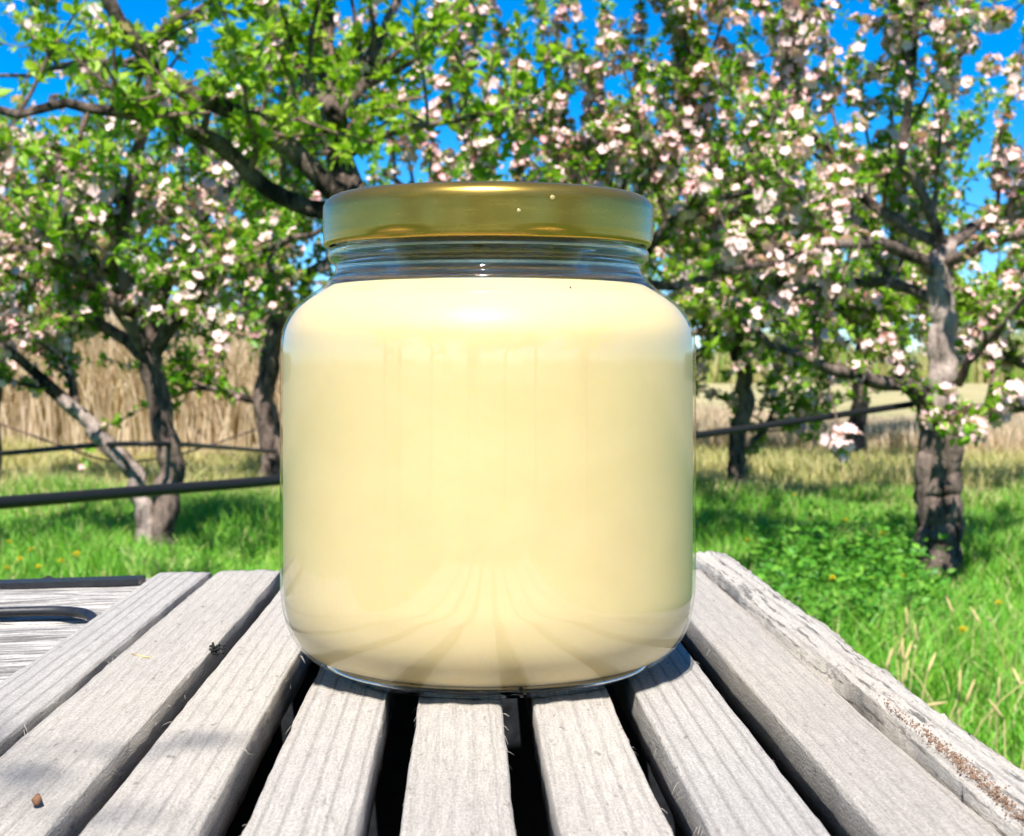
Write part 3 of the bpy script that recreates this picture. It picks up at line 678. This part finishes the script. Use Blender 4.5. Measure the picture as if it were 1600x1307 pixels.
mb = MB(); lathe(mb, foot, 160, closed=True); mb.build('foot_ring', GLASS, J)
def lug(rr, z, th):
    g = sum(np.exp(-(((th - a + math.pi) % (2 * math.pi) - math.pi) / 0.14) ** 2) for a in (-0.52, 0.36, 1.57, 2.6, -1.9, -2.9))
    return rr - 0.0011 * g * np.exp(-((z - 0.1425) / 0.0010) ** 2) * (rr > 0.053), z + 0.0009 * g * np.exp(-((z - 0.1432) / 0.0007) ** 2)
lid = [(0.01, 156.6), (30, 156.7), (46.5, 156.9), (48.5, 157.7), (50.2, 158.5), (51.8, 158.6), (53.4, 157.9), (54.8, 156.6), (55.45, 155.2), (55.55, 153.5), (55.55, 150), (55.5, 146), (55.5, 144.4), (55.4, 143.6), (55.45, 142.9), (55.2, 142.2), (54.6, 141.75), (53.9, 141.7), (53.4, 142.1), (53.3, 142.8), (53.7, 143.5), (54.6, 144.2), (54.9, 146), (54.9, 154), (52, 155.6), (0.01, 155.7)]
mb = MB(); lathe(mb, mm(lid)[::-1], 192, lug); L = mb.build('lid', LID, J)
r = np.random.default_rng(4)
def bead(px, py, s, mat, par, name, rad, sq=0.45):       # small half-bead sitting on the round wall, facing out
    z = (HOR - py) * (JY - rad) / F + 0.104; x = (px - 763) * (JY - rad) / F; th = math.asin(x / rad)
    mb = MB(); prof = [(math.cos(a) * s * (1 + 0.1 * math.sin(3 * a)), math.sin(a) * s * sq) for a in np.linspace(0, math.pi / 2 - 0.02, 6)]
    lathe(mb, prof, 14); o = mb.build(name, mat, par)
    o.location = (rad * math.sin(th), -rad * math.cos(th), z); o.rotation_euler = (math.pi / 2, 0, th); return o
DROP = m_flat('glint_tone_drop', (0.45, 0.36, 0.15), 0.15, 0.8)  # opaque pale gold; the drop's bright glint is put into the colour
bead(868, 309, 0.0008, DROP, L, 'water_drop', 0.0555); bead(815, 331, 0.0006, DROP, L, 'water_drop', 0.0555)
bead(818, 1080, 0.0007, MOSS, J, 'speck', 0.0545, 0.3); bead(897, 450, 0.00035, BROWN, J, 'speck', 0.0585, 0.3)

# ------------------------------------------------------------------ hoses, fallen branch, flowers
def strand(name, label, cat, pts, rad, mat, n=70, k=8, rough=0.0):
    P = spline(pts, n); c = P[0].copy(); mb = MB(); tube(mb, P - c, rad if np.ndim(rad) == 0 else np.linspace(rad[0], rad[1], n), k, rough, np.random.default_rng(2)); o = mb.build(name, mat); o.location = c; return tag(o, label, cat)
strand('irrigation_hose', 'thick black hose slung low across the orchard to the right trunk', 'hose', [at(-160, 795, 2.7), at(0, 786, 2.9), at(220, 768, 3.3), at(440, 750, 3.7), at(760, 717, 4.4), at(1090, 680, 5.2), at(1260, 656, 5.5), at(1425, 632, 5.9)], 0.0125, HOSE)
strand('thin_hose', 'thin black hose sagging from tree to tree behind the left trunk', 'hose', [at(-150, 716, 6.9), at(0, 709, 6.95), at(150, 696, 6.6), at(258, 694, 6.5), at(340, 699, 8.0), at(430, 706, 10.35)], 0.0115, HOSE)
strand('slack_cord', 'thin slack cord crossing below the left tree', 'cord', [at(-60, 640, 7.3), at(0, 662, 7.3), at(90, 695, 7.4), at(180, 722, 7.5), at(270, 712, 7.6), at(340, 692, 8), at(410, 668, 9.5)], 0.005, TWIG)
strand('fallen_branch', 'thin grey fallen branch on the grass beside the slender trunk', 'branch', [at(1060, 800, 8.6), at(1110, 795, 8.6), at(1150, 800, 8.6), at(1165, 815, 8.5), at(1170, 826, 8.45)], (0.018, 0.01), BARK, 30, 7, 0.1)
r = np.random.default_rng(31)
cm = []
for s in (0.75, 0.6):
    mb = MB()
    for k in range(22):
        a = k * 2.4; e = 0.15 + 1.2 * (k / 22) ** 0.6; d = np.array([math.cos(a) * math.cos(e), math.sin(a) * math.cos(e), math.sin(e)]); t = np.cross(d, [0, 0, 1.0]); t /= np.linalg.norm(t)
        mb.add([(0, 0, 0), d * 0.018 * s + t * 0.004, d * 0.021 * s, d * 0.018 * s - t * 0.004], None, [[0, 1, 2], [0, 2, 3]])
    cm.append(mb.mesh('flower_head', DANDY))
mb = MB(); tube(mb, [(0, 0, -0.16), (0.006, 0.002, -0.08), (0, 0, 0)], [0.0025, 0.002, 0.002], 5); stem_me = mb.mesh('stem', WEED)
spots = [(1168, 847), (1208, 848), (1265, 872), (1232, 868), (1320, 815), (1345, 795), (1240, 775), (1362, 945), (1505, 988), (1130, 835), (1410, 905), (1300, 905), (1380, 835), (1560, 945), (15, 850), (30, 875), (50, 862), (60, 888), (95, 880), (10, 890), (120, 868)]
for k, (px, py) in enumerate(spots):
    Y = F * (CAMZ - 0.15) / (py - HOR); p = at(px, py, Y)
    e = empty('dandelion', p + np.array([0, 0, -0.16])); h = link('flower_head', cm[k % 2], e); h.location = (0, 0, 0.16); h.rotation_euler = (r.uniform(-0.5, 0.2), r.uniform(-0.3, 0.3), r.uniform(0, 6))
    s = link('stem', stem_me, e); s.location = (0, 0, 0.16)
    tag(e, 'small yellow dandelion in the grass right of the jar' if px > 800 else 'small yellow dandelion in the grass at the left edge of the picture', 'dandelion', 'dandelions right of the jar' if px > 800 else 'dandelions at the left edge')
# leafy weeds in the right foreground
r = np.random.default_rng(41); mb = MB(); n = 850
Y = r.uniform(4.3, 6.4, n); X = Y * (1180 + 300 * r.beta(1.3, 1.6, n) - 800) / F * r.normal(1, 0.03, n)
hh = 0.20 * r.uniform(0.35, 1.3, n) * (0.7 + 0.6 * np.sin(X * 11) * np.sin(Y * 7))
for q in range(5):
    P = np.stack([X, Y, gz(X, Y) + hh * (0.35 + 0.65 * q / 4)], -1) + r.normal(0, 0.012, (n, 3)); a = r.uniform(0, 6.28, n); D = np.stack([np.cos(a), np.sin(a), r.uniform(0.1, 0.9, n)], -1); D /= np.linalg.norm(D, axis=1)[:, None]
    leaves_into(mb, P, D, r.uniform(0.018, 0.045, n), r); leaves_into(mb, P, D * (-1, -1, 1), r.uniform(0.018, 0.04, n), r)
tag(mb.build('weeds', WEED), 'low patch of leafy green weeds right of the table', 'weeds', None, 'stuff')
# pale seed heads of grass near the right edge
r = np.random.default_rng(43); mb = MB()
for q in range(22):
    px, py = r.uniform(1380, 1640), r.uniform(960, 1180); Y = F * (CAMZ - 0.22) / (py - HOR); p = at(px, py, Y); d = r.normal(0, 0.35, 3) + (0, 0, 0.8); d /= np.linalg.norm(d)
    g = np.array([p[0] + r.normal(0, 0.05), p[1] + r.normal(0, 0.05), 0.0]); tube(mb, spline([g, (g + p) / 2 + (0, 0, 0.04), p], 6), 0.0012, 4, cap=False); tube(mb, [p, p + d * 0.015, p + d * 0.035, p + d * 0.05], [0.001, 0.0032, 0.0026, 0.0006], 6)
tag(mb.build('seed_heads', STRAW), 'pale dry grass seed heads near the right edge', 'grass', None, 'stuff')
# white blooms on a hanging twig of the right tree
for k, (px, py) in enumerate(((1301, 689), (1322, 681), (1330, 690))):
    o = link('blossom_cluster', CLUST_ME[k], rC); o.location = at(px, py, 5.3) - np.array(bC); o.scale = (1.15,) * 3; o.rotation_euler = (0.9, 0.2, k)
mb = MB(); tube(mb, spline([at(1290, 573, 6.02) - np.array(bC), at(1296, 610, 5.7) - np.array(bC), at(1306, 650, 5.42) - np.array(bC), at(1316, 686, 5.31) - np.array(bC)], 14), np.linspace(0.006, 0.002, 14), 5); mb.build('limb', TWIG, rC)

# apple tree behind the photographer: its bough shades the slats at the lower left
bJ = (-2.6, -1.9, -0.02)
tips = [tuple(on(px, py) + np.array(to_sun) * d) for px, py, d in ((15, 1122, 2.0), (30, 1215, 1.9), (285, 1168, 2.0), (205, 1285, 2.1))]
tc = np.mean(tips, axis=0)
apple_tree('apple tree behind the viewpoint whose bough shades the slats at lower left', bJ,
    [([np.array(bJ), (-2.55, -1.9, 0.6), (-2.5, -1.85, 1.2)], 0.09, 0.07)],
    [([(-2.5, -1.85, 1.2), (-1.9, -1.5, 1.75), (-1.2, -1.0, 2.05), tc + (-0.45, -0.2, 0.02), tc + (-0.14, -0.06, 0.0)], 0.05, 0.003)]
    + [([tc + (-0.14, -0.06, 0), (tc + np.array(p)) / 2 + (-0.04, 0, 0.01), p], 0.0025, 0.0012) for p in tips],
    61, auto=5, fork=(-2.5, -1.85, 1.2), auto_len=1.1, l1=1.2, l1_len=(0.1, 0.25), blossom=0.2, leaf=0.03, spur=0.3, extra=tips)
# the orchard goes on behind the photographer: copies of trees already built, mirrored in the lid and the glass
trees = {o['label']: o for o in C.objects if o.name.startswith('apple_tree')}
src = [o for l, o in trees.items() if l.startswith(('apple tree at the', 'farther', 'slender'))]
for k, (x, y, rz) in enumerate(((-4.2, -7.0, 2.0), (-1.4, -8.0, 0.4), (1.3, -7.2, 3.6), (3.9, -7.6, 5.1), (-6.5, -4.0, 1.0), (5.6, -3.5, 2.6))):
    o = src[k % len(src)]; c = o.copy(); C.objects.link(c); c.location = (x, y, -0.02); c.rotation_euler = (0, 0, rz); c.scale = (1.7, 1.7, 1.7)
    c['label'] = 'apple tree of the row behind the viewpoint'; c['group'] = 'apple trees behind the viewpoint'
    for ch in o.children:
        if ch.name.startswith(('leaf', 'blossom_cluster')): continue
        d = ch.copy(); C.objects.link(d); d.parent = c
